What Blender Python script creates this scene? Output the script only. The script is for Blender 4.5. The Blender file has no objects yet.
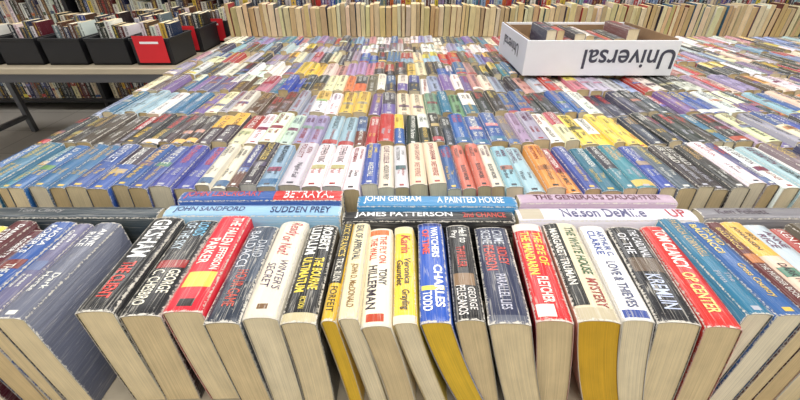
import bpy, math, random
import numpy as np
from mathutils import Matrix, Vector
R = random.Random(11)

# ---------------------------------------------------------------- helpers
def lin(c):
    return tuple(((v/255.0)/12.92 if v/255.0 <= 0.04045 else ((v/255.0+0.055)/1.055)**2.4) for v in c)
scene = bpy.context.scene
scene.view_settings.view_transform = 'Standard'
SP_Z = 0.855
BD = 0.170           # depth of a standing book
TABLE_Z = SP_Z-BD

def nt(mat):
    mat.use_nodes = True
    n = mat.node_tree; n.nodes.clear()
    return n
def simple_mat(name, col, rough=0.5, metal=0.0, noise=0.0, nscale=8.0, bump=0.0):
    m = bpy.data.materials.new(name); t = nt(m)
    o = t.nodes.new('ShaderNodeOutputMaterial'); b = t.nodes.new('ShaderNodeBsdfPrincipled')
    t.links.new(b.outputs[0], o.inputs[0])
    b.inputs['Roughness'].default_value = rough; b.inputs['Metallic'].default_value = metal
    tc = t.nodes.new('ShaderNodeTexCoord'); n = t.nodes.new('ShaderNodeTexNoise')
    n.inputs['Scale'].default_value = nscale; n.inputs['Detail'].default_value = 5
    t.links.new(tc.outputs['Object'], n.inputs['Vector'])
    r = t.nodes.new('ShaderNodeValToRGB')
    c = lin(col)
    r.color_ramp.elements[0].position = 0.3; r.color_ramp.elements[1].position = 0.7
    r.color_ramp.elements[0].color = (*[v*(1-noise) for v in c], 1)
    r.color_ramp.elements[1].color = (*[min(1, v*(1+noise)) for v in c], 1)
    t.links.new(n.outputs['Fac'], r.inputs[0]); t.links.new(r.outputs[0], b.inputs['Base Color'])
    if bump:
        bp = t.nodes.new('ShaderNodeBump'); bp.inputs['Strength'].default_value = bump
        bp.inputs['Distance'].default_value = 0.002
        t.links.new(n.outputs['Fac'], bp.inputs['Height']); t.links.new(bp.outputs[0], b.inputs['Normal'])
    return m

def M(t, op, a, b=None, c=None):
    n = t.nodes.new('ShaderNodeMath'); n.operation = op
    for i, v in enumerate((a, b, c)):
        if v is None: continue
        if isinstance(v, (int, float)): n.inputs[i].default_value = v
        else: t.links.new(v, n.inputs[i])
    return n.outputs[0]

# cover material : colour comes from the printed colour attribute, wear is procedural
def cover_mat():
    m = bpy.data.materials.new('printed_cover'); t = nt(m); N = t.nodes
    o = N.new('ShaderNodeOutputMaterial'); b = N.new('ShaderNodeBsdfPrincipled')
    t.links.new(b.outputs[0], o.inputs[0])
    a = N.new('ShaderNodeAttribute'); a.attribute_name = 'ink'
    w = N.new('ShaderNodeAttribute'); w.attribute_name = 'buv'
    s = N.new('ShaderNodeSeparateXYZ'); t.links.new(w.outputs['Vector'], s.inputs[0])
    u, v, i = s.outputs
    eu = M(t, 'ABSOLUTE', M(t, 'SUBTRACT', M(t, 'ABSOLUTE', M(t, 'SUBTRACT', u, 0.5)), 0.5))
    eu = M(t, 'SUBTRACT', 1.0, M(t, 'MULTIPLY', eu, 11.0)); eu = M(t, 'MAXIMUM', eu, 0.0)
    ev = M(t, 'MINIMUM', v, M(t, 'SUBTRACT', 1.0, v))
    ev = M(t, 'MAXIMUM', M(t, 'SUBTRACT', 1.0, M(t, 'MULTIPLY', ev, 38.0)), 0.0)
    e = M(t, 'MAXIMUM', eu, ev)
    c1 = N.new('ShaderNodeCombineXYZ'); t.links.new(M(t, 'MULTIPLY', u, 6.0), c1.inputs[0])
    t.links.new(M(t, 'MULTIPLY', v, 36.0), c1.inputs[1]); t.links.new(M(t, 'MULTIPLY', i, 3.7), c1.inputs[2])
    n1 = N.new('ShaderNodeTexNoise'); n1.inputs['Scale'].default_value = 1.6; n1.inputs['Detail'].default_value = 6
    n1.inputs['Roughness'].default_value = 0.72
    t.links.new(c1.outputs[0], n1.inputs['Vector'])
    f = M(t, 'ADD', n1.outputs['Fac'], M(t, 'MULTIPLY', e, 0.28))
    f = M(t, 'ADD', f, M(t, 'MULTIPLY', a.outputs['Alpha'], 0.12))
    f = M(t, 'MULTIPLY', M(t, 'SUBTRACT', f, 0.745), 12.0)
    fw = N.new('ShaderNodeClamp'); t.links.new(f, fw.inputs[0])
    c2 = N.new('ShaderNodeCombineXYZ'); t.links.new(M(t, 'MULTIPLY', u, 9.0), c2.inputs[0])
    t.links.new(M(t, 'MULTIPLY', v, 1.3), c2.inputs[1]); t.links.new(M(t, 'MULTIPLY', i, 5.1), c2.inputs[2])
    n2 = N.new('ShaderNodeTexNoise'); n2.inputs['Scale'].default_value = 1.0; n2.inputs['Detail'].default_value = 2
    t.links.new(c2.outputs[0], n2.inputs['Vector'])
    g = M(t, 'ABSOLUTE', M(t, 'SUBTRACT', n2.outputs['Fac'], 0.5))
    g = M(t, 'SUBTRACT', 1.0, M(t, 'MULTIPLY', g, 45.0)); g = M(t, 'MAXIMUM', g, 0.0)
    g = M(t, 'MULTIPLY', g, M(t, 'MULTIPLY', a.outputs['Alpha'], 0.5))
    tot = M(t, 'MAXIMUM', M(t, 'MULTIPLY', fw.outputs[0], 0.92), g)
    mx = N.new('ShaderNodeMix'); mx.data_type = 'RGBA'
    t.links.new(tot, mx.inputs[0]); t.links.new(a.outputs['Color'], mx.inputs[6])
    mx.inputs[7].default_value = (0.70, 0.66, 0.58, 1)
    t.links.new(mx.outputs[2], b.inputs['Base Color'])
    t.links.new(M(t, 'ADD', 0.29, M(t, 'MULTIPLY', tot, 0.4)), b.inputs['Roughness'])
    bp = N.new('ShaderNodeBump'); bp.inputs['Strength'].default_value = 0.6; bp.inputs['Distance'].default_value = 0.0012
    t.links.new(M(t, 'SUBTRACT', n2.outputs['Fac'], M(t, 'MULTIPLY', tot, 0.4)), bp.inputs['Height'])
    t.links.new(bp.outputs[0], b.inputs['Normal'])
    return m
def page_mat():
    m = bpy.data.materials.new('paper_pages'); t = nt(m); N = t.nodes
    o = N.new('ShaderNodeOutputMaterial'); b = N.new('ShaderNodeBsdfPrincipled')
    t.links.new(b.outputs[0], o.inputs[0]); b.inputs['Roughness'].default_value = 0.85
    a = N.new('ShaderNodeAttribute'); a.attribute_name = 'ink'
    w = N.new('ShaderNodeAttribute'); w.attribute_name = 'buv'
    mp = N.new('ShaderNodeMapping'); mp.inputs['Scale'].default_value = (1000, 5, 1)
    t.links.new(w.outputs['Vector'], mp.inputs[0])
    n = N.new('ShaderNodeTexNoise'); n.inputs['Scale'].default_value = 1.0; n.inputs['Detail'].default_value = 4
    n.inputs['Roughness'].default_value = 0.65
    t.links.new(mp.outputs[0], n.inputs['Vector'])
    mp2 = N.new('ShaderNodeMapping'); mp2.inputs['Scale'].default_value = (50, 25, 1)
    t.links.new(w.outputs['Vector'], mp2.inputs[0])
    n2 = N.new('ShaderNodeTexNoise'); n2.inputs['Scale'].default_value = 1.0; n2.inputs['Detail'].default_value = 5
    t.links.new(mp2.outputs[0], n2.inputs['Vector'])
    k = M(t, 'ADD', M(t, 'MULTIPLY', n.outputs['Fac'], 0.85), M(t, 'MULTIPLY', n2.outputs['Fac'], 0.4))
    k = M(t, 'ADD', k, 0.34)
    mx = N.new('ShaderNodeVectorMath'); mx.operation = 'SCALE'
    t.links.new(a.outputs['Color'], mx.inputs[0]); t.links.new(k, mx.inputs['Scale'])
    t.links.new(mx.outputs[0], b.inputs['Base Color'])
    bp = N.new('ShaderNodeBump'); bp.inputs['Strength'].default_value = 0.5; bp.inputs['Distance'].default_value = 0.0005
    t.links.new(n.outputs['Fac'], bp.inputs['Height']); t.links.new(bp.outputs[0], b.inputs['Normal'])
    return m
COVER = cover_mat(); PAGES = page_mat()

# ---------------------------------------------------------------- mesh builder
class MB:
    def __init__(s): s.v=[]; s.c=[]; s.b=[]; s.f=[]; s.n=0
    def add(s, V, F, mat, col, buv):
        V=np.asarray(V,dtype=np.float32); k=len(V)
        if k==0 or len(F)==0: return
        s.v.append(V); C=np.empty((k,4),np.float32); C[:]=col; s.c.append(C)
        s.b.append(np.asarray(buv,dtype=np.float32)); s.f.append((np.asarray(F,dtype=np.int32)+s.n,mat)); s.n+=k
    def build(s,name):
        me=bpy.data.meshes.new(name); V=np.concatenate(s.v)
        me.vertices.add(len(V)); me.vertices.foreach_set('co',V.ravel())
        loops=np.concatenate([f.ravel() for f,_ in s.f])
        sizes=np.concatenate([np.full(len(f),f.shape[1],np.int32) for f,_ in s.f])
        mats=np.concatenate([np.full(len(f),m,np.int32) for f,m in s.f])
        starts=np.concatenate([[0],np.cumsum(sizes)[:-1]]).astype(np.int32)
        me.loops.add(len(loops)); me.loops.foreach_set('vertex_index',loops)
        me.polygons.add(len(sizes)); me.polygons.foreach_set('loop_start',starts)
        me.materials.append(COVER); me.materials.append(PAGES)
        me.polygons.foreach_set('material_index',mats)
        me.update(calc_edges=True)
        a=me.attributes.new('ink','FLOAT_COLOR','POINT'); a.data.foreach_set('color',np.concatenate(s.c).ravel())
        a=me.attributes.new('buv','FLOAT_VECTOR','POINT'); a.data.foreach_set('vector',np.concatenate(s.b).ravel())
        me.validate()
        ob=bpy.data.objects.new(name,me); scene.collection.objects.link(ob); return ob

_tc={}
def text_mesh(s, bold=0.0, res=2, shear=0.0):
    key=(s,bold,res,shear)
    if key in _tc: return _tc[key]
    cu=bpy.data.curves.new('t','FONT'); cu.body=s; cu.size=1; cu.offset=bold; cu.resolution_u=res; cu.shear=shear
    ob=bpy.data.objects.new('t',cu); scene.collection.objects.link(ob)
    dg=bpy.context.evaluated_depsgraph_get(); dg.update()
    me=ob.evaluated_get(dg).to_mesh(); me.calc_loop_triangles()
    V=np.array([v.co[:2] for v in me.vertices],np.float32)
    T=np.array([t.vertices[:] for t in me.loop_triangles],np.int32)
    ob.evaluated_get(dg).to_mesh_clear()
    bpy.data.objects.remove(ob); bpy.data.curves.remove(cu)
    if len(V)==0: r=(None,None,1,1)
    else:
        V-=V.min(0); w,h=V.max(0)
        a=V[T[:,1]]-V[T[:,0]]; b=V[T[:,2]]-V[T[:,0]]; neg=(a[:,0]*b[:,1]-a[:,1]*b[:,0])<0
        T[neg]=T[neg][:,::-1]
        r=(V,T,float(w),float(h))
    _tc[key]=r; return r

def grid_faces(a,b,flip=False):
    i=np.arange(a-1)[:,None]*b+np.arange(b-1)[None,:]
    i=i.ravel(); F=np.stack([i,i+1,i+b+1,i+b],1)
    return F[:,::-1] if flip else F

_id=[0]
def book(mb, mat4, L, T, D, col, page=(226,208,170), bands=(), texts=(), h=0.0018, shear=0.0, curve=0.0,
         nu=6, nz=2, ny=2, wear=0.5, bottom=False, bow=0.0, res=2, bold=0.015, ex=4, slant=0.0, endb=0.0):
    """A paperback: curved wrap-around cover sheet, page block, printed bands and lettering.
       local x = thickness, y = spine length, -z = towards the fore-edge; endb = rounding of the spine ends."""
    _id[0]+=1; bid=(_id[0]*0.618)%97
    Mx=np.array(mat4,dtype=np.float64)
    def W(P):
        P=np.asarray(P,dtype=np.float64); return P@Mx[:3,:3].T+Mx[:3,3]
    def off(z): return shear*(-z)+curve*(z*z)/D
    def endround(v):
        v=np.asarray(v,float); return -endb*(np.exp(-v/.035)+np.exp(-(1-v)/.035))
    def surf(u,v,lift=0.0):
        u=np.asarray(u,float); v=np.asarray(v,float)
        z=-h*np.abs(2*u-1)**ex+bow*np.sin(np.pi*v)+endround(v)+lift
        return np.stack([(u-0.5)*T+0*v, v*L+0*u, z],-1)
    col4=(*lin(col),wear)
    us=np.linspace(0,1,nu+1)
    vs=np.linspace(0,1,ny+1)
    if endb: vs=np.concatenate([[0,.012,.03,.06],vs[(vs>.07)&(vs<.93)],[.94,.97,.988,1]])
    zs=np.linspace(-D,-h-endb-.0005,nz+1)[:-1]
    path=[(-T/2,z,-( -z)/0.03*1.0) for z in zs]+[((u-.5)*T,-h*abs(2*u-1)**ex,u) for u in us]+[(T/2,z,1+(-z)/0.03) for z in zs[::-1]]
    P=np.array(path); npth=len(P); isp=(P[:,2]>=0)&(P[:,2]<=1)
    V=[];B=[]
    for v in vs:
        zz=P[:,1]+(bow*math.sin(math.pi*v)+endround(v))*isp
        V.append(np.stack([P[:,0]+off(np.minimum(P[:,1],0)),np.full(npth,v*L),zz],1))
        B.append(np.stack([P[:,2],np.full(npth,v),np.full(npth,bid)],1))
    mb.add(W(np.concatenate(V)),grid_faces(len(vs),npth),0,col4,np.concatenate(B))
    t=0.0008
    Pi=P.copy(); Pi[:,0]*=(T-2*t)/T; Pi[:,1]-=t*isp
    for v,fl in ((0,False),(1,True)):
        V=np.concatenate([np.stack([Q[:,0]+off(np.minimum(Q[:,1],0)),np.full(npth,v*L),Q[:,1]+endround(v)*isp],1) for Q in (Pi,P)])
        B=np.concatenate([np.stack([P[:,2],np.full(npth,0.02),np.full(npth,bid)],1)]*2)
        edge=(*[0.5*a+0.4*b for a,b in zip(lin((222,210,188)),lin(col))],wear)
        mb.add(W(V),grid_faces(2,npth,fl),0,edge,B)
    pc=(*lin(page),1)
    js=np.linspace(0,1,nz+2)
    for yy,fl in ((0.0014,True),(L-0.0014,False)):
        V=[];B=[]
        for u in us:
            x=(u-.5)*(T-2*t); z0=-h*abs(2*u-1)**ex-t-endb*.75
            z=z0+(-D+0.0006-z0)*js
            V.append(np.stack([x+off(z),np.full(len(js),yy),z],1))
            B.append(np.stack([np.full(len(js),x+bid),z+0*js,np.full(len(js),0.0)],1))
        mb.add(W(np.concatenate(V)),grid_faces(nu+1,len(js),fl),1,pc,np.concatenate(B))
    if bottom:
        z=-D+0.0012; xs=np.array([-.5,.5])*(T-2*t); V=[];B=[]
        for x in xs:
            for y in (0.0014,L-0.0014):
                V.append((x+off(z),y,z)); B.append((x+bid,y,0))
        mb.add(W(V),np.array([[0,1,3,2]]),1,pc,B)
    for (v0,v1,u0,u1,bc) in bands:
        k=max(2,nu); uu=np.linspace(u0,u1,k+1)
        V=[];B=[]
        vv=np.array([v0,v1]) if not(bow or endb) else np.unique(np.concatenate([[v0,v1],vs[(vs>v0)&(vs<v1)]]))
        for v in vv:
            V.append(surf(uu,np.full(k+1,v),0.00018)); B.append(np.stack([uu,np.full(k+1,v),np.full(k+1,bid)],1))
        mb.add(W(np.concatenate(V)),grid_faces(len(vv),k+1),0,(*lin(bc),wear),np.concatenate(B))
    for tx in texts:
        s,v0,v1,u0,u1,tc=tx[:6]
        TV,TT,w,hh=text_mesh(s,bold,res,slant)
        if TV is None: continue
        Wd=(v1-v0)*L; Hd=(u1-u0)*T
        sx=Wd/w; sy=Hd/hh
        if sx>sy*1.15: sx=sy*1.15
        if sy>sx*1.9: sy=sx*1.9
        yc=(v0+v1)/2*L; uc=(u0+u1)/2
        y=yc+w*sx/2-TV[:,0]*sx; x=(uc-.5)*T-hh*sy/2+TV[:,1]*sy
        u=x/T+.5; v=y/L
        Vt=surf(u,v,0.00055)
        mb.add(W(Vt),TT,0,(*lin(tc),wear*0.8),np.stack([u,v,np.full(len(u),bid)],1))

def place(x,y,z,yaw=0,roll=0,pitch=0):
    return Matrix.Translation((x,y,z))@Matrix.Rotation(yaw,4,'Z')@Matrix.Rotation(pitch,4,'X')@Matrix.Rotation(-roll,4,'Y')
def stand_z(table,D,T,roll,shear,curve=0):
    lo=min((sx*T/2+shear*D+curve*D)*math.sin(roll)*(1)-D*math.cos(roll) for sx in(-1,1))
    return table-lo+.0004

AUTH=["JAMES PATTERSON","JOHN GRISHAM","STEPHEN KING","TOM CLANCY","DEAN KOONTZ","PATRICIA CORNWELL","DANIELLE STEEL","SUE GRAFTON",
 "NORA ROBERTS","MICHAEL CRICHTON","IRIS JOHANSEN","LEE CHILD","CLIVE CUSSLER","ROBERT B. PARKER","J.D. ROBB","ANNE RICE","KEN FOLLETT",
 "JONATHAN KELLERMAN","SANDRA BROWN","MARY HIGGINS CLARK","DAVID BALDACCI","ED McBAIN","JANET EVANOVICH","HARLAN COBEN"]
TIT=["Cross Country","The Client","Desperation","The Key to Midnight","Night Fall","Hidden Prey","Silent Witness","Deep Water","The Last Precinct",
 "Angels Fall","Blood Work","Naked in Death","The Firm","Cat and Mouse","Point of Impact","Without Remorse","Lost Souls","Dark Horse","Bag of Bones",
 "The Partner","Sweet Revenge","Echo Park","The Murder Book","Dead Run","Wild Fire","Trial Run"]
def lum(c): return 0.3*c[0]+0.59*c[1]+0.11*c[2]
def jit(c,a=14): return tuple(max(4,min(250,v+R.randint(-a,a))) for v in c)
def design(col,rich=True):
    dark=lum(col)<125
    ink=R.choice([(230,228,218),(226,200,95),(232,232,230),(195,55,50),(212,176,115)]) if dark else R.choice([(25,25,30),(130,30,35),(30,45,100),(40,40,40),(95,35,75)])
    ink2=R.choice([(222,222,215),(212,178,75),(175,175,186)]) if dark else R.choice([(30,30,35),(60,60,70),(150,40,35)])
    bands=[]; texts=[]
    st=R.random()
    a=R.choice(AUTH); ti=R.choice(TIT)
    if st<0.2:
        bc=jit(R.choice([(225,221,210),(30,30,35),(160,40,40),(215,180,75),(40,65,125)]))
        k=R.uniform(.38,.58); bands.append((k,1,0,1,bc))
        ink=(235,235,230) if lum(bc)<125 else (30,30,40)
    elif st<0.35:
        bc=jit(R.choice([(225,220,208),(218,188,84),(165,55,55),(60,95,140)])); bands.append((.04,.16,.0,1,bc))
    if R.random()<.35:
        c=jit(R.choice([(90,110,140),(150,115,80),(110,60,60),(70,100,80),(180,155,130)]),30)
        k=R.uniform(.3,.5); bands.append((k,k+.1,.12,.88,c)); 
    first,last=(a.rsplit(' ',1)+[''])[:2]
    if rich and R.random()<.6:
        texts.append((first,.66,.94,.58,.82,ink)); texts.append((last,.6,.96,.2,.48,ink))
    else: texts.append((a,.52,.97,.3,.72,ink))
    if R.random()<.5 and rich:
        w=ti.split(' ',1)
        if len(w)==2 and len(w[0])>2: texts.append((w[0],.2,.44,.55,.78,ink2)); texts.append((w[1],.18,.46,.2,.43,ink2))
        else: texts.append((ti,.15,.48,.36,.66,ink2))
    else: texts.append((ti.upper() if R.random()<.5 else ti,.15,.48,.34,.68,ink2))
    bands.append((.03,.065,.35,.65,ink2))
    return bands,texts
PG=[(230,211,170),(220,198,154),(236,221,186),(212,187,140),(236,225,198)]

# ---------------------------------------------------------------- front row, individual paperbacks
front=[ # near l,r  far l,r  colour, page, lean deg, bands, texts, (bold, slant)
 (66,106,150,180,(28,28,32),PG[0],0,[],[("GRISHAM",.5,.95,.2,.8,(235,235,235)),("THE CLIENT",.1,.45,.25,.7,(220,60,50))],(.02,0)),
 (108,152,181,214,(26,26,30),PG[1],0,[(.42,.5,.1,.9,(150,40,40))],[("LORDS",.78,.96,.5,.85,(120,190,225)),("OF THE SKY",.62,.96,.12,.45,(200,215,225)),("GEORGE",.18,.4,.52,.88,(240,235,215)),("C. CHESBRO",.08,.4,.12,.45,(240,235,215))],(.01,0)),
 (154,196,216,248,(212,36,54),PG[0],1,[(.2,.34,.12,.9,(230,196,84)),(.04,.1,.3,.7,(30,20,20))],[("THE FALLEN",.62,.96,.52,.84,(250,245,235)),("JEFFERSON",.36,.6,.54,.84,(250,245,235)),("PARKER",.42,.7,.14,.46,(250,240,230))],(.015,0)),
 (198,236,249,279,(66,76,92),PG[1],2,[(.0,.35,0,1,(44,52,66))],[("DAVID",.6,.8,.54,.84,(200,205,212)),("BALDACCI",.5,.92,.14,.48,(210,215,222)),("HOUR GAME",.12,.46,.3,.7,(205,80,60))],(.0,0)),
 (237,275,280,307,(230,221,200),PG[2],3,[(.06,.1,.35,.65,(120,90,60))],[("Ready",.78,.97,.35,.85,(190,60,80)),("or Not?",.56,.78,.25,.8,(190,60,80)),("WINTER'S",.22,.5,.56,.82,(70,50,90)),("SECRET",.24,.48,.18,.46,(70,50,90))],(.0,.3)),
 (277,315,308,340,(22,22,24),PG[0],5,[(.0,.07,0,1,(200,188,150))],[("ROBERT",.66,.96,.54,.88,(240,240,235)),("LUDLUM",.62,.96,.12,.48,(240,240,235)),("THE BOURNE",.26,.58,.54,.84,(230,206,75)),("ULTIMATUM",.24,.58,.16,.46,(230,206,75)),("FICTION",.1,.2,.3,.7,(210,190,80))],(.03,0)),
 (317,334,342,354,(222,180,42),(226,184,52),9,[(.3,1,0,1,(32,30,28))],[("DICK FRANCIS",.56,.96,.25,.75,(225,195,90)),("TRIAL RUN",.32,.54,.26,.74,(230,225,210)),("FORFEIT",.06,.27,.26,.74,(40,30,20))],(.01,0)),
 (336,357,355,368,(232,216,174),PG[2],11,[],[("SEAL OF APPROVAL",.52,.96,.26,.74,(40,60,80)),("JOHN D. MacDONALD",.08,.48,.26,.74,(130,95,40))],(.01,0)),
 (358,390,369,391,(236,227,204),PG[1],14,[(.9,.97,.1,.9,(210,108,50)),(.03,.09,.2,.8,(185,70,40))],[("THE FLY ON",.56,.88,.54,.82,(200,70,40)),("THE WALL",.6,.86,.16,.44,(200,70,40)),("TONY",.34,.5,.56,.86,(50,40,50)),("HILLERMAN",.13,.54,.16,.5,(50,40,50))],(.02,0)),
 (392,417,393,414,(238,200,60),PG[2],13,[(.0,.06,0,1,(230,220,196)),(.9,1,0,1,(230,212,156))],[("Karin",.66,.88,.35,.85,(180,50,40)),("Veronica",.32,.62,.52,.84,(60,40,30)),("Gauntlet",.3,.6,.14,.46,(60,40,30)),("Grayling",.1,.28,.3,.75,(60,40,30))],(.02,.15)),
 (419,452,417,442,(40,84,178),(230,190,56),15,[(.95,1,0,1,(30,50,120)),(.25,.29,.1,.9,(225,210,90))],[("WATCHERS",.56,.93,.54,.82,(245,245,250)),("OF TIME",.6,.9,.18,.46,(225,80,60)),("CHARLES",.07,.52,.56,.88,(250,250,250)),("TODD",.08,.24,.14,.46,(250,250,250))],(.03,0)),
 (455,487,444,471,(24,23,26),PG[1],14,[(.3,.42,.12,.88,(135,108,80))],[("Hell to",.76,.96,.52,.86,(225,225,220)),("Pay",.8,.94,.14,.45,(225,225,220)),("THRILLER",.48,.72,.34,.68,(195,60,50)),("GEORGE",.08,.28,.58,.84,(230,225,220)),("PELECANOS",.04,.3,.18,.5,(230,225,220))],(.01,0)),
 (489,533,474,506,(42,48,76),PG[0],13,[(.0,.06,0,1,(84,88,104))],[("CRIME",.76,.94,.52,.82,(190,195,205)),("SCENE",.76,.94,.18,.46,(190,195,205)),("RIDLEY",.52,.72,.56,.82,(210,85,75)),("PEARSON",.46,.74,.18,.48,(210,85,75)),("PARALLEL LIES",.1,.42,.36,.66,(190,190,205))],(.01,0)),
 (538,577,513,542,(204,34,40),PG[1],12,[(.9,1,0,1,(226,214,202)),(.03,.13,.1,.6,(230,224,214))],[("THE EYE OF",.5,.88,.58,.86,(244,210,80)),("THE MANDARIN",.4,.88,.18,.48,(244,210,80)),("FLETCHER",.14,.38,.34,.68,(245,240,230))],(.025,0)),
 (582,626,546,576,(216,204,176),(218,172,42),11,[(.12,1,0,.42,(34,34,32)),(.0,.1,0,1,(190,178,150))],[("THE WHITE HOUSE",.4,.94,.58,.86,(60,95,60)),("MYSTERY",.1,.36,.58,.86,(150,60,50)),("MARGARET TRUMAN",.3,.92,.12,.34,(220,215,205))],(.02,0)),
 (628,660,578,606,(236,236,238),PG[2],11,[(.02,.08,.1,.9,(60,80,150))],[("ARTHUR C.",.6,.92,.56,.82,(60,80,150)),("CLARKE",.62,.92,.18,.48,(60,80,150)),("LOVE & THIEVES",.1,.54,.34,.7,(50,60,105))],(.02,0)),
 (663,706,608,640,(26,26,32),PG[0],10,[(.45,.6,.1,.9,(100,84,70))],[("THE CARDINAL",.6,.95,.52,.82,(225,225,230)),("OF THE",.64,.9,.18,.42,(225,225,230)),("KREMLIN",.1,.42,.3,.7,(190,200,225))],(.01,0)),
 (709,745,642,669,(200,42,38),PG[1],9,[],[("TOM CLANCY",.5,.95,.3,.75,(245,235,225)),("OP CENTER",.1,.46,.3,.7,(235,210,120))],(.02,0)),
]
for k,(nl,nr,fl,fr,col,pg,rl,bands,texts,fs) in enumerate(front):
    xn=((nl+nr)/2-400)*0.001031; xf=((fl+fr)/2-400)*0.001403
    T=(nr-nl)*0.001031*0.97
    yaw=math.atan2(xn-xf,0.171)
    T*=math.cos(yaw)
    mb=MB(); r=math.radians(rl)
    L=R.uniform(.166,.176); y0=.266+max(0,(400-(nl+nr)/2))*0.00003+R.uniform(-.005,.005)
    D=BD+R.uniform(-.007,.003); sh=math.tan(r*.7); cv=R.uniform(-.06,.1)
    book(mb,place(xn,y0,stand_z(TABLE_Z,D,T,r*.3,sh,cv),yaw,r*.3),L,T,D,col,pg,bands,texts,h=R.uniform(.0025,.0045),shear=sh,
         curve=cv,nu=12,nz=8,ny=12,wear=R.uniform(.6,1.1),bottom=True,bow=R.uniform(-.0015,.0015),res=4,bold=fs[0],slant=fs[1],ex=3,endb=R.uniform(.001,.0026))
    mb.build('paperback_book')

# ---------------------------------------------------------------- mass of paperbacks
XL,XR=-.73,1.92
def row(mass,y0,L,segs,z=SP_Z,xl=XL,xr=XR,tmin=.021,tmax=.036,res=1,rich=True,seed=0,amp=5,wear=.5,skip=None):
    rr=random.Random(seed); x=xl; depth=(y0+.08)*.8387+.1743
    ph=rr.uniform(0,6); rep=0; col=None
    while x<xr:
        if skip and skip[0]<x<skip[1]: x=skip[1]; continue
        if rep<=0:
            px=400+(x+.012)*385/depth
            pal=segs[-1][1]
            for e,p in segs:
                if px<e: pal=p; break
            col=jit(rr.choice(pal),12); rep=rr.choice([1,1,1,1,2]); T=rr.uniform(tmin,tmax)
            ds=design(col,rich)
        rep-=1
        roll=math.radians(amp*math.sin(x*4+ph)+rr.uniform(-2.5,2.5))
        D=BD+rr.choice([rr.uniform(-.012,.002),rr.uniform(-.004,.003)]); sh=math.tan(roll*.5)
        Ln=L+rr.uniform(-.008,.003)
        book(mass,place(x+T/2,y0+rr.uniform(-.004,.008),stand_z(z-BD,D,T,roll*.5,sh),math.radians(rr.uniform(-1.6,1.6)),roll*.5),Ln,T,D,col,rr.choice(PG),
             ds[0],ds[1],h=rr.uniform(.0015,.0035),shear=sh,nu=4,nz=1,ny=1,wear=wear*rr.uniform(.4,1.5),res=res,bold=rr.choice([0,.015]),slant=rr.choice([0,0,.2]))
        x+=T/math.cos(roll*.5)+rr.uniform(.0006,.0028)
BL=(38,78,150);NV=(32,38,66);TL=(34,104,132);PU=(100,82,138);LB=(148,180,200);RD=(178,40,44);OR=(210,110,50);YE=(230,192,66)
GY=(108,112,120);LG=(192,193,195);PK=(190,126,134);BR=(86,62,46);LV=(156,146,174);GR=(82,124,84);CRM=(226,212,180);DK=(28,27,32);MR=(92,30,36);WH=(236,233,225)
ANY=[BL,NV,NV,TL,PU,LB,RD,OR,YE,GY,LG,BR,LV,CRM,DK,DK,DK,MR,WH,WH,CRM]
m1=MB(); row(m1,.268,.171,[(2000,[DK,NV,BL,GY,CRM,DK,MR])],xl=-.73,xr=-.395,res=2,seed=9,amp=3); m1.build('paperback_book_row')
m1=MB(); row(m1,.268,.171,[(2000,ANY)],xl=.365,xr=XR,res=2,seed=4,amp=3); m1.build('paperback_book_row')
mass=MB()
row(mass,.532,.163,[(158,[TL,BL]),(186,[PU,(66,70,140)]),(209,[MR,DK]),(234,[WH,CRM]),(262,[DK,BR]),(284,[GY,(120,150,176)]),(316,[LB,LG]),(334,[WH,CRM]),(354,[RD,WH]),(384,[BL,(50,100,172)]),
   (430,[WH,CRM,LG]),(450,[BL]),(470,[PK,(200,100,92)]),(502,[WH,CRM]),(522,[LB]),(560,[OR,(226,150,60)]),(586,[NV,BL]),(632,[TL,(40,122,150)]),(760,[(60,80,110),BL,DK,WH]),(3000,ANY)],res=2,seed=21,amp=6)
row(mass,.702,.160,[(220,[DK,DK,(50,40,45)]),(290,[CRM,WH,(200,182,150)]),(312,[LV,LG]),(335,[LB,GY]),(358,[DK]),(374,[MR,RD]),(388,[RD]),(404,[TL,BL]),(446,[DK]),(480,[NV,BL]),(502,[YE,BL]),(530,[GY,LV]),
   (568,[WH,CRM]),(630,[YE,(240,206,60),YE]),(700,[DK,NV]),(3000,ANY)],seed=22,res=2,amp=7)
row(mass,.870,.160,[(200,[WH,LB,TL]),(300,[CRM,PU,LV,BR,DK,WH]),(340,[LB,WH]),(356,[YE]),(372,[PK]),(388,[PU]),(410,[CRM,YE]),(470,[GR,TL,(100,150,105)]),(560,[BL,NV,DK,LV]),(620,[NV,WH,BL]),(3000,ANY)],seed=23,amp=8)
PAS=[LV,LB,PU,WH,WH,CRM,PK,BL,LG,TL,DK,DK,(130,148,184),NV,RD,BR,GY,WH]
row(mass,1.038,.153,[(350,PAS),(380,[BR,CRM,OR]),(470,[LV,PU,NV,WH]),(3000,PAS)],seed=24,amp=8)
row(mass,1.200,.153,[(300,PAS+[DK]),(420,[PK,LV,CRM,YE,DK]),(3000,PAS)],seed=25,amp=8,rich=False,skip=(.34,.82))
row(mass,1.362,.150,[(3000,PAS+[DK,CRM])],seed=26,amp=8,rich=False,skip=(.34,.82))
row(mass,1.520,.145,[(3000,PAS+[WH,DK])],seed=27,amp=8,rich=False)
row(mass,1.672,.150,[(3000,PAS+[CRM,DK])],seed=28,amp=8,rich=False)
row(mass,1.200,.153,[(3000,ANY)],seed=31,amp=0,rich=False,xl=.34,xr=.80)
row(mass,1.362,.150,[(3000,ANY)],seed=32,amp=0,rich=False,xl=.34,xr=.80)
mass.build('paperback_books_on_table')

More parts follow.
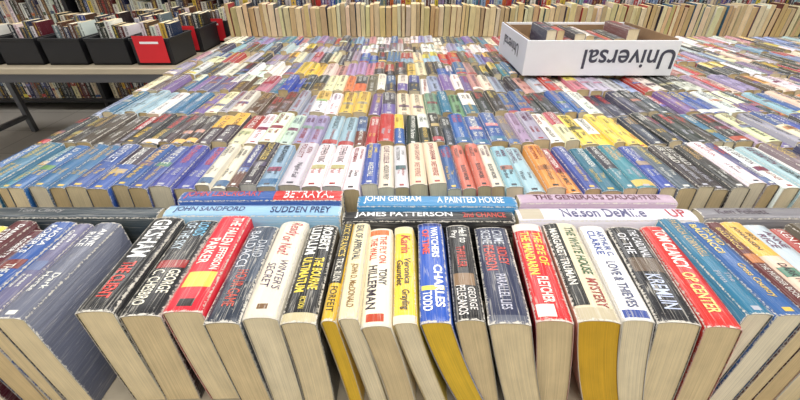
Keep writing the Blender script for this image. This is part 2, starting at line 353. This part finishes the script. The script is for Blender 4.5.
# ---------------------------------------------------------------- crosswise books between the rows
def cross(xl,xr,y,T,col,texts,bands=(),dz=0,pg=PG[4],tilt=0,yaw=0):
    mb=MB(); L=xr-xl; D=BD+dz
    m=Matrix.Translation((xl,y+T/2,TABLE_Z+D+abs(math.sin(tilt))*T*.5+.0005))@Matrix.Rotation(yaw,4,'Z')@Matrix(((0,-1,0,L),(1,0,0,0),(0,0,1,0),(0,0,0,1)))@Matrix.Rotation(tilt,4,'Y')
    book(mb,m,L,T,D,col,pg,bands,texts,h=.003,nu=10,nz=4,ny=6,wear=.5,bottom=True,res=4,bold=.015,ex=3,endb=.0015)
    mb.build('paperback_book')
cross(-.343,-.086,.452,.029,(146,186,216),[("JOHN SANDFORD",.55,.95,.2,.72,(30,50,110)),("SUDDEN PREY",.06,.4,.2,.72,(30,45,100))],[(0,1,.86,1,(60,90,160))],dz=.001)
cross(-.335,-.088,.484,.028,(46,88,158),[("JOHN LESCROART",.5,.97,.15,.85,(190,60,60)),("BETRAYAL",.05,.36,.15,.85,(240,240,240))],[(0,.42,0,1,(196,48,48))],dz=.006,yaw=math.radians(.6))
cross(-.083,.166,.446,.025,(24,24,28),[("JAMES PATTERSON",.36,.93,.2,.8,(240,240,240)),("2nd CHANCE",.05,.3,.25,.75,(190,60,50))],dz=-.004)
cross(-.064,.176,.476,.030,(50,130,182),[("JOHN GRISHAM",.6,.96,.15,.85,(235,240,245)),("A PAINTED HOUSE",.08,.5,.2,.8,(225,230,235))],dz=.002,yaw=math.radians(-.5))
cross(.171,.43,.446,.032,(220,216,228),[("Nelson DeMille",.28,.75,.2,.85,(80,80,120)),("UP",.05,.15,.2,.8,(170,50,60))],[(.86,.98,.1,.9,(190,180,160))],dz=-.003)
cross(.181,.42,.484,.026,(186,162,182),[("THE GENERAL'S DAUGHTER",.1,.9,.25,.75,(90,40,60))],dz=.002)
cross(.436,.68,.447,.028,(120,118,124),[("Ken Follett",.6,.9,.3,.7,(60,40,60))],dz=0)
cross(-.60,-.35,.449,.028,(44,56,64),[("Tom Clancy",.5,.9,.3,.7,(150,150,150))],dz=0)

# ---------------------------------------------------------------- simple mesh utilities
def boxv(cx,cy,cz,sx,sy,sz):
    return [(cx+a*sx/2,cy+b*sy/2,cz+c*sz/2) for a in(-1,1) for b in(-1,1) for c in(-1,1)]
BF=[(0,1,3,2),(4,6,7,5),(0,4,5,1),(2,3,7,6),(0,2,6,4),(1,5,7,3)]
def boxes(name,lst,mats,bevel=0.0,parent=None):
    V=[];F=[];MI=[]
    for (b,mi) in lst:
        o=len(V); V+=boxv(*b); F+=[tuple(i+o for i in f) for f in BF]; MI+=[mi]*6
    me=bpy.data.meshes.new(name); me.from_pydata(V,[],F)
    for m in mats: me.materials.append(m)
    for p,mi in zip(me.polygons,MI): p.material_index=mi
    ob=bpy.data.objects.new(name,me); scene.collection.objects.link(ob)
    if bevel:
        b=ob.modifiers.new('bevel','BEVEL'); b.width=bevel; b.segments=2
    if parent: ob.parent=parent
    return ob
white_card=simple_mat('white_cardboard',(238,240,244),.6,noise=.03,nscale=12)
grey_card=simple_mat('grey_cardboard_print',(206,210,222),.6,noise=.03,nscale=12)
brown_card=simple_mat('raw_cardboard_edge',(150,122,92),.8,noise=.08,nscale=40)
dark_ink=simple_mat('grey_ink',(70,72,86),.5)
lam=simple_mat('table_laminate',(180,168,146),.45,noise=.05,nscale=6)
cloth=simple_mat('metal_grey',(110,112,118),.4,metal=.8)
blackp=simple_mat('black_plastic',(26,26,30),.45,noise=.1)
redp=simple_mat('red_card',(206,32,44),.5,noise=.04)
CX0,CX1,CY0,CY1,CZ,CH=.362,.80,1.158,1.49,.8625,.098
t=.005
cart=boxes('cardboard_box',[
 (((CX0+CX1)/2,(CY0+CY1)/2,CZ+.003,CX1-CX0-.002,CY1-CY0-.002,.006),2),
 (((CX0+CX1)/2,CY0+t/2,CZ+CH/2,CX1-CX0,t,CH),0),
 (((CX0+CX1)/2,CY1-t/2,CZ+CH/2,CX1-CX0,t,CH),0),
 ((CX0+t/2,(CY0+CY1)/2,CZ+CH/2,t,CY1-CY0-2*t,CH),1),
 ((CX1-t/2,(CY0+CY1)/2,CZ+CH/2,t,CY1-CY0-2*t,CH),1),
 ((CX0+t+.002,(CY0+CY1)/2,CZ+CH/2+.003,.003,CY1-CY0-4*t,CH),2),
 ((CX1-t-.002,(CY0+CY1)/2,CZ+CH/2+.003,.003,CY1-CY0-4*t,CH),2),
 (((CX0+CX1)/2,CY1-t-.002,CZ+CH/2-.002,CX1-CX0-4*t,.003,CH-.01),2),
],[white_card,grey_card,brown_card],bevel=.001)
def label(name,s,size,loc,rot,mat,parent,bold=.0,sx=1):
    V,T,w,h=text_mesh(s,bold,6)
    V3=[((p[0]-w/2)*size*sx,(p[1]-h/2)*size,0) for p in V]
    me=bpy.data.meshes.new(name); me.from_pydata(V3,[],[tuple(map(int,f)) for f in T]); me.materials.append(mat)
    ob=bpy.data.objects.new(name,me); scene.collection.objects.link(ob)
    ob.matrix_world=Matrix.Translation(loc)@rot; ob.parent=parent; return ob
Rx=Matrix.Rotation(math.radians(90),4,'X')
label('printed_word','Universal',.076,(.662,CY0-.0008,CZ+.047),Rx@Matrix.Rotation(math.pi,4,'Z'),dark_ink,cart,bold=.012,sx=.95)
label('printed_side_word','Universal',.05,(CX0-.0008,1.33,CZ+.054),Matrix.Rotation(-math.pi/2,4,'Z')@Rx@Matrix.Rotation(math.pi,4,'Z'),dark_ink,cart,bold=.012)
ib=MB(); rr=random.Random(5); x=CX0+.10
while x<CX1-.05:
    T=rr.uniform(.022,.036)
    c=jit(rr.choice([DK,RD,MR,WH,BR,NV,DK,RD]),10); ds=design(c)
    hh=rr.uniform(.062,.104)
    book(ib,place(x+T/2,1.30,CZ+.0072+hh,0,0),.168,T,hh,c,rr.choice(PG),ds[0],ds[1],nu=4,nz=1,ny=1,wear=.4,res=1,bottom=True)
    x+=T+.002
ibo=ib.build('books_inside'); ibo.parent=cart

# ---------------------------------------------------------------- tables
def table(name,x0,x1,y0,y1,z):
    L=[(((x0+x1)/2,(y0+y1)/2,z-.014,x1-x0,y1-y0,.028),0),
       (((x0+x1)/2,y0+.05,z-.055,x1-x0-.1,.02,.05),1),(((x0+x1)/2,y1-.05,z-.055,x1-x0-.1,.02,.05),1)]
    for lx in (x0+.08,x1-.08):
        for ly in (y0+.07,y1-.07): L.append(((lx,ly,(z-.028)/2,.035,.035,z-.028),1))
        L.append(((lx,(y0+y1)/2,.12,.03,y1-y0-.18,.03),1))
    return boxes(name,L,[lam,cloth],bevel=.003)
table('folding_table',XL-.03,XR+.06,.25,1.86,TABLE_Z)
T2=.74
table('folding_table',-1.03,3.2,2.40,3.15,T2)
UP_OUT=Matrix(((1,0,0,0),(0,0,-1,0),(0,1,0,0),(0,0,0,1)))    # standing, spine towards -Y
UP_IN=Matrix(((-1,0,0,0),(0,0,1,0),(0,1,0,0),(0,0,0,1)))     # standing, fore-edge towards -Y
back=MB(); rr=random.Random(8); x=-1.0
while x<3.1:
    T=rr.uniform(.018,.036); Hh=rr.uniform(.150,.178)
    c=jit(rr.choice([DK,NV,RD,WH,CRM,BR,TL,MR,GY,WH]),10)
    lean=Matrix.Rotation(math.radians(rr.uniform(-1.5,1.5)),4,'Y')
    m=Matrix.Translation((x+T/2,2.44+rr.uniform(0,.02)+.105,T2+.001))@lean@UP_IN
    book(back,m,Hh,T,.105,c,jit(rr.choice([(220,198,154),(208,184,138),(226,208,170),(196,170,124)]),8),h=.001,nu=2,nz=1,ny=1,bottom=True,wear=.3)
    x+=T+rr.uniform(.0005,.003)
x=-1.0
while x<3.1:
    T=rr.uniform(.018,.034); Hh=rr.uniform(.19,.235)
    c=jit(rr.choice(ANY),10); ds=design(c,False)
    book(back,Matrix.Translation((x+T/2,2.62,T2+.0005))@UP_OUT,Hh,T,.11,c,rr.choice(PG),ds[0],ds[1],h=.001,nu=2,nz=1,ny=1,bottom=True,wear=.3,res=1)
    x+=T+rr.uniform(.0005,.003)
for yy in (2.76,2.95):
    x=-1.0
    while x<3.1:
        T=rr.uniform(.018,.034); c=jit(rr.choice(ANY),10); ds=design(c,False)
        book(back,place(x+T/2,yy,T2+.1505,0,0),.165,T,.15,c,rr.choice(PG),ds[0],ds[1],nu=2,nz=1,ny=1,wear=.3,res=1)
        x+=T+.001
back.build('books_on_back_table')

# left side table with narrow black crates of books; the ones by the aisle carry red cards
SZ=.69
table('folding_table',-2.9,-1.045,1.92,2.86,SZ)
def crate(x,y,w=.19,d=.235,h=.125,yaw=.0,seed=0,card=True):
    z=SZ+.0005
    e=bpy.data.objects.new('book_crate',None); scene.collection.objects.link(e)
    ls=[((0,0,.004,w,d,.008),0)]
    for sx in(-1,1): ls+=[((sx*(w/2-.003),0,h/2,.006,d,h),0),((sx*(w/2+.001),0,h-.006,.008,d+.006,.012),0)]
    for sy in(-1,1): ls+=[((0,sy*(d/2-.003),h/2,w-.012,.006,h),0),((0,sy*(d/2+.001),h-.006,w-.002,.008,.012),0)]
    boxes('bin',ls,[blackp],bevel=.001,parent=e)
    if card: boxes('price_card',[((.0,-d/2-.008,h*.6,.15,.002,.125),0),((.0,-d/2-.0095,h*.85,.09,.001,.010),1)],[redp,white_card],parent=e)
    bb=MB(); r2=random.Random(seed); xx=-w/2+.010
    while xx<w/2-.035:
        T=r2.uniform(.02,.032); c=jit(r2.choice([DK,NV,MR,BR,DK,GY,WH]),10); ds=design(c,False)
        book(bb,Matrix.Translation((xx+T/2,-.02,.0085))@UP_OUT,r2.uniform(.150,.18),T,.105,c,r2.choice(PG),ds[0],ds[1],nu=2,nz=1,ny=1,bottom=True,wear=.3,res=1); xx+=T+.001
    o=bb.build('books'); o.parent=e
    e.location=(x,y,z); e.rotation_euler=(0,0,yaw)
for i,(cx,cy) in enumerate([(-1.22,2.11),(-1.20,2.40),(-1.15,2.67),(-1.44,2.11),(-1.66,2.11),(-1.42,2.40),(-1.64,2.40),(-1.37,2.67),(-1.59,2.67),(-1.88,2.11),(-1.86,2.40),(-2.10,2.11),(-2.32,2.11)]):
    crate(cx,cy,seed=i+1,card=i<3)
# dark bookcase behind the side table
bx0,bx1,by0,by1=-4.0,-1.10,3.25,3.60
ls=[((bx0+.015,(by0+by1)/2,.75,.03,by1-by0,1.5),0),((bx1-.015,(by0+by1)/2,.75,.03,by1-by0,1.5),0),(((bx0+bx1)/2,by1-.01,.75,bx1-bx0-.06,.02,1.5),0),
    (((bx0+bx1)/2-.0,(by0+by1)/2,.75,.03,by1-by0-.02,1.5),0)]
for z in (.08,.36,.64,.92,1.20,1.49): ls.append((((bx0+bx1)/2,(by0+by1)/2-.01,z,bx1-bx0-.06,by1-by0-.02,.02),0))
bc=boxes('bookcase',ls,[blackp])
sb=MB(); rr=random.Random(77)
for z in (.09,.37,.65,.93,1.21):
    x=bx0+.04
    while x<bx1-.07:
        if abs(x-(bx0+bx1)/2)<.06: x=(bx0+bx1)/2+.062
        T=rr.uniform(.02,.045); c=jit(rr.choice([DK,NV,BR,GY,CRM,MR,DK,WH]),10); ds=design(c,False)
        book(sb,Matrix.Translation((x+T/2,3.30,z+.001))@UP_OUT,rr.uniform(.17,.24),T,.14,c,rr.choice(PG),ds[0],ds[1],nu=2,nz=1,ny=1,bottom=True,wear=.3,res=1); x+=T+.001
o=sb.build('shelved_books'); o.parent=bc

# ---------------------------------------------------------------- room shell
def tile_mat():
    m=bpy.data.materials.new('floor_tile'); t=nt(m); N=t.nodes
    o=N.new('ShaderNodeOutputMaterial'); b=N.new('ShaderNodeBsdfPrincipled'); t.links.new(b.outputs[0],o.inputs[0])
    b.inputs['Roughness'].default_value=.4
    tc=N.new('ShaderNodeTexCoord'); br=N.new('ShaderNodeTexBrick'); br.offset=0; br.inputs['Scale'].default_value=1
    br.inputs['Brick Width'].default_value=.4; br.inputs['Row Height'].default_value=.4; br.inputs['Mortar Size'].default_value=.004
    br.inputs['Color1'].default_value=(*lin((170,165,158)),1); br.inputs['Color2'].default_value=(*lin((160,155,148)),1); br.inputs['Mortar'].default_value=(*lin((120,116,110)),1)
    t.links.new(tc.outputs['Object'],br.inputs[0]); t.links.new(br.outputs[0],b.inputs['Base Color'])
    return m
wallm=simple_mat('wall_paint',(214,212,206),.8,noise=.02,nscale=3,bump=.05)
ceilm=simple_mat('ceiling_tile',(232,232,230),.9,noise=.03,nscale=30,bump=.2)
X0,X1,Y0,Y1,H=-4.2,5.2,-2.6,6.2,3.0
boxes('floor',[(((X0+X1)/2,(Y0+Y1)/2,-.05,X1-X0,Y1-Y0,.1),0)],[tile_mat()])
boxes('ceiling',[(((X0+X1)/2,(Y0+Y1)/2,H+.05,X1-X0,Y1-Y0,.1),0)],[ceilm])
boxes('wall_back',[(((X0+X1)/2,Y1+.05,H/2,X1-X0+.2,.1,H),0)],[wallm])
boxes('wall_front',[(((X0+X1)/2,Y0-.05,H/2,X1-X0+.2,.1,H),0)],[wallm])
boxes('wall_left',[((X0-.05,(Y0+Y1)/2,H/2,.1,Y1-Y0,H),0)],[wallm])
boxes('wall_right',[((X1+.05,(Y0+Y1)/2,H/2,.1,Y1-Y0,H),0)],[wallm])
boxes('baseboard_back',[(((X0+X1)/2,Y1-.008,.05,X1-X0,.016,.1),0)],[white_card])
boxes('baseboard_left',[((X0+.008,(Y0+Y1)/2,.05,.016,Y1-Y0-.04,.1),0)],[white_card])
em=bpy.data.materials.new('light_diffuser'); tt=nt(em); oo=tt.nodes.new('ShaderNodeOutputMaterial'); ee=tt.nodes.new('ShaderNodeEmission')
ee.inputs[0].default_value=(1,.985,.955,1); ee.inputs[1].default_value=1.5; tt.links.new(ee.outputs[0],oo.inputs[0])
for lx in (-2.2,0.2,2.6):
    for ly in (-1.2,.7,2.6,4.5):
        e=boxes('ceiling_light',[((0,0,-.015,1.26,.64,.03),0),((0,0,-.032,1.2,.58,.006),1)],[white_card,em])
        e.location=(lx,ly,H)
        ld=bpy.data.lights.new('lamp','AREA'); ld.shape='RECTANGLE'; ld.size=1.2; ld.size_y=.58; ld.energy=23.5; ld.color=(1,.985,.96)
        lo=bpy.data.objects.new('lamp',ld); scene.collection.objects.link(lo); lo.parent=e; lo.location=(0,0,-.045)
w=bpy.data.worlds.new('World'); scene.world=w; w.use_nodes=True
w.node_tree.nodes['Background'].inputs[0].default_value=(1,1,1,1); w.node_tree.nodes['Background'].inputs[1].default_value=.4

# ---------------------------------------------------------------- camera
cd=bpy.data.cameras.new('camera'); cd.sensor_width=36; cd.lens=385/800*36; cd.clip_start=.02
co=bpy.data.objects.new('camera',cd); scene.collection.objects.link(co)
co.location=(0,0,SP_Z+.32); co.rotation_euler=(math.radians(57),0,0)
scene.camera=co
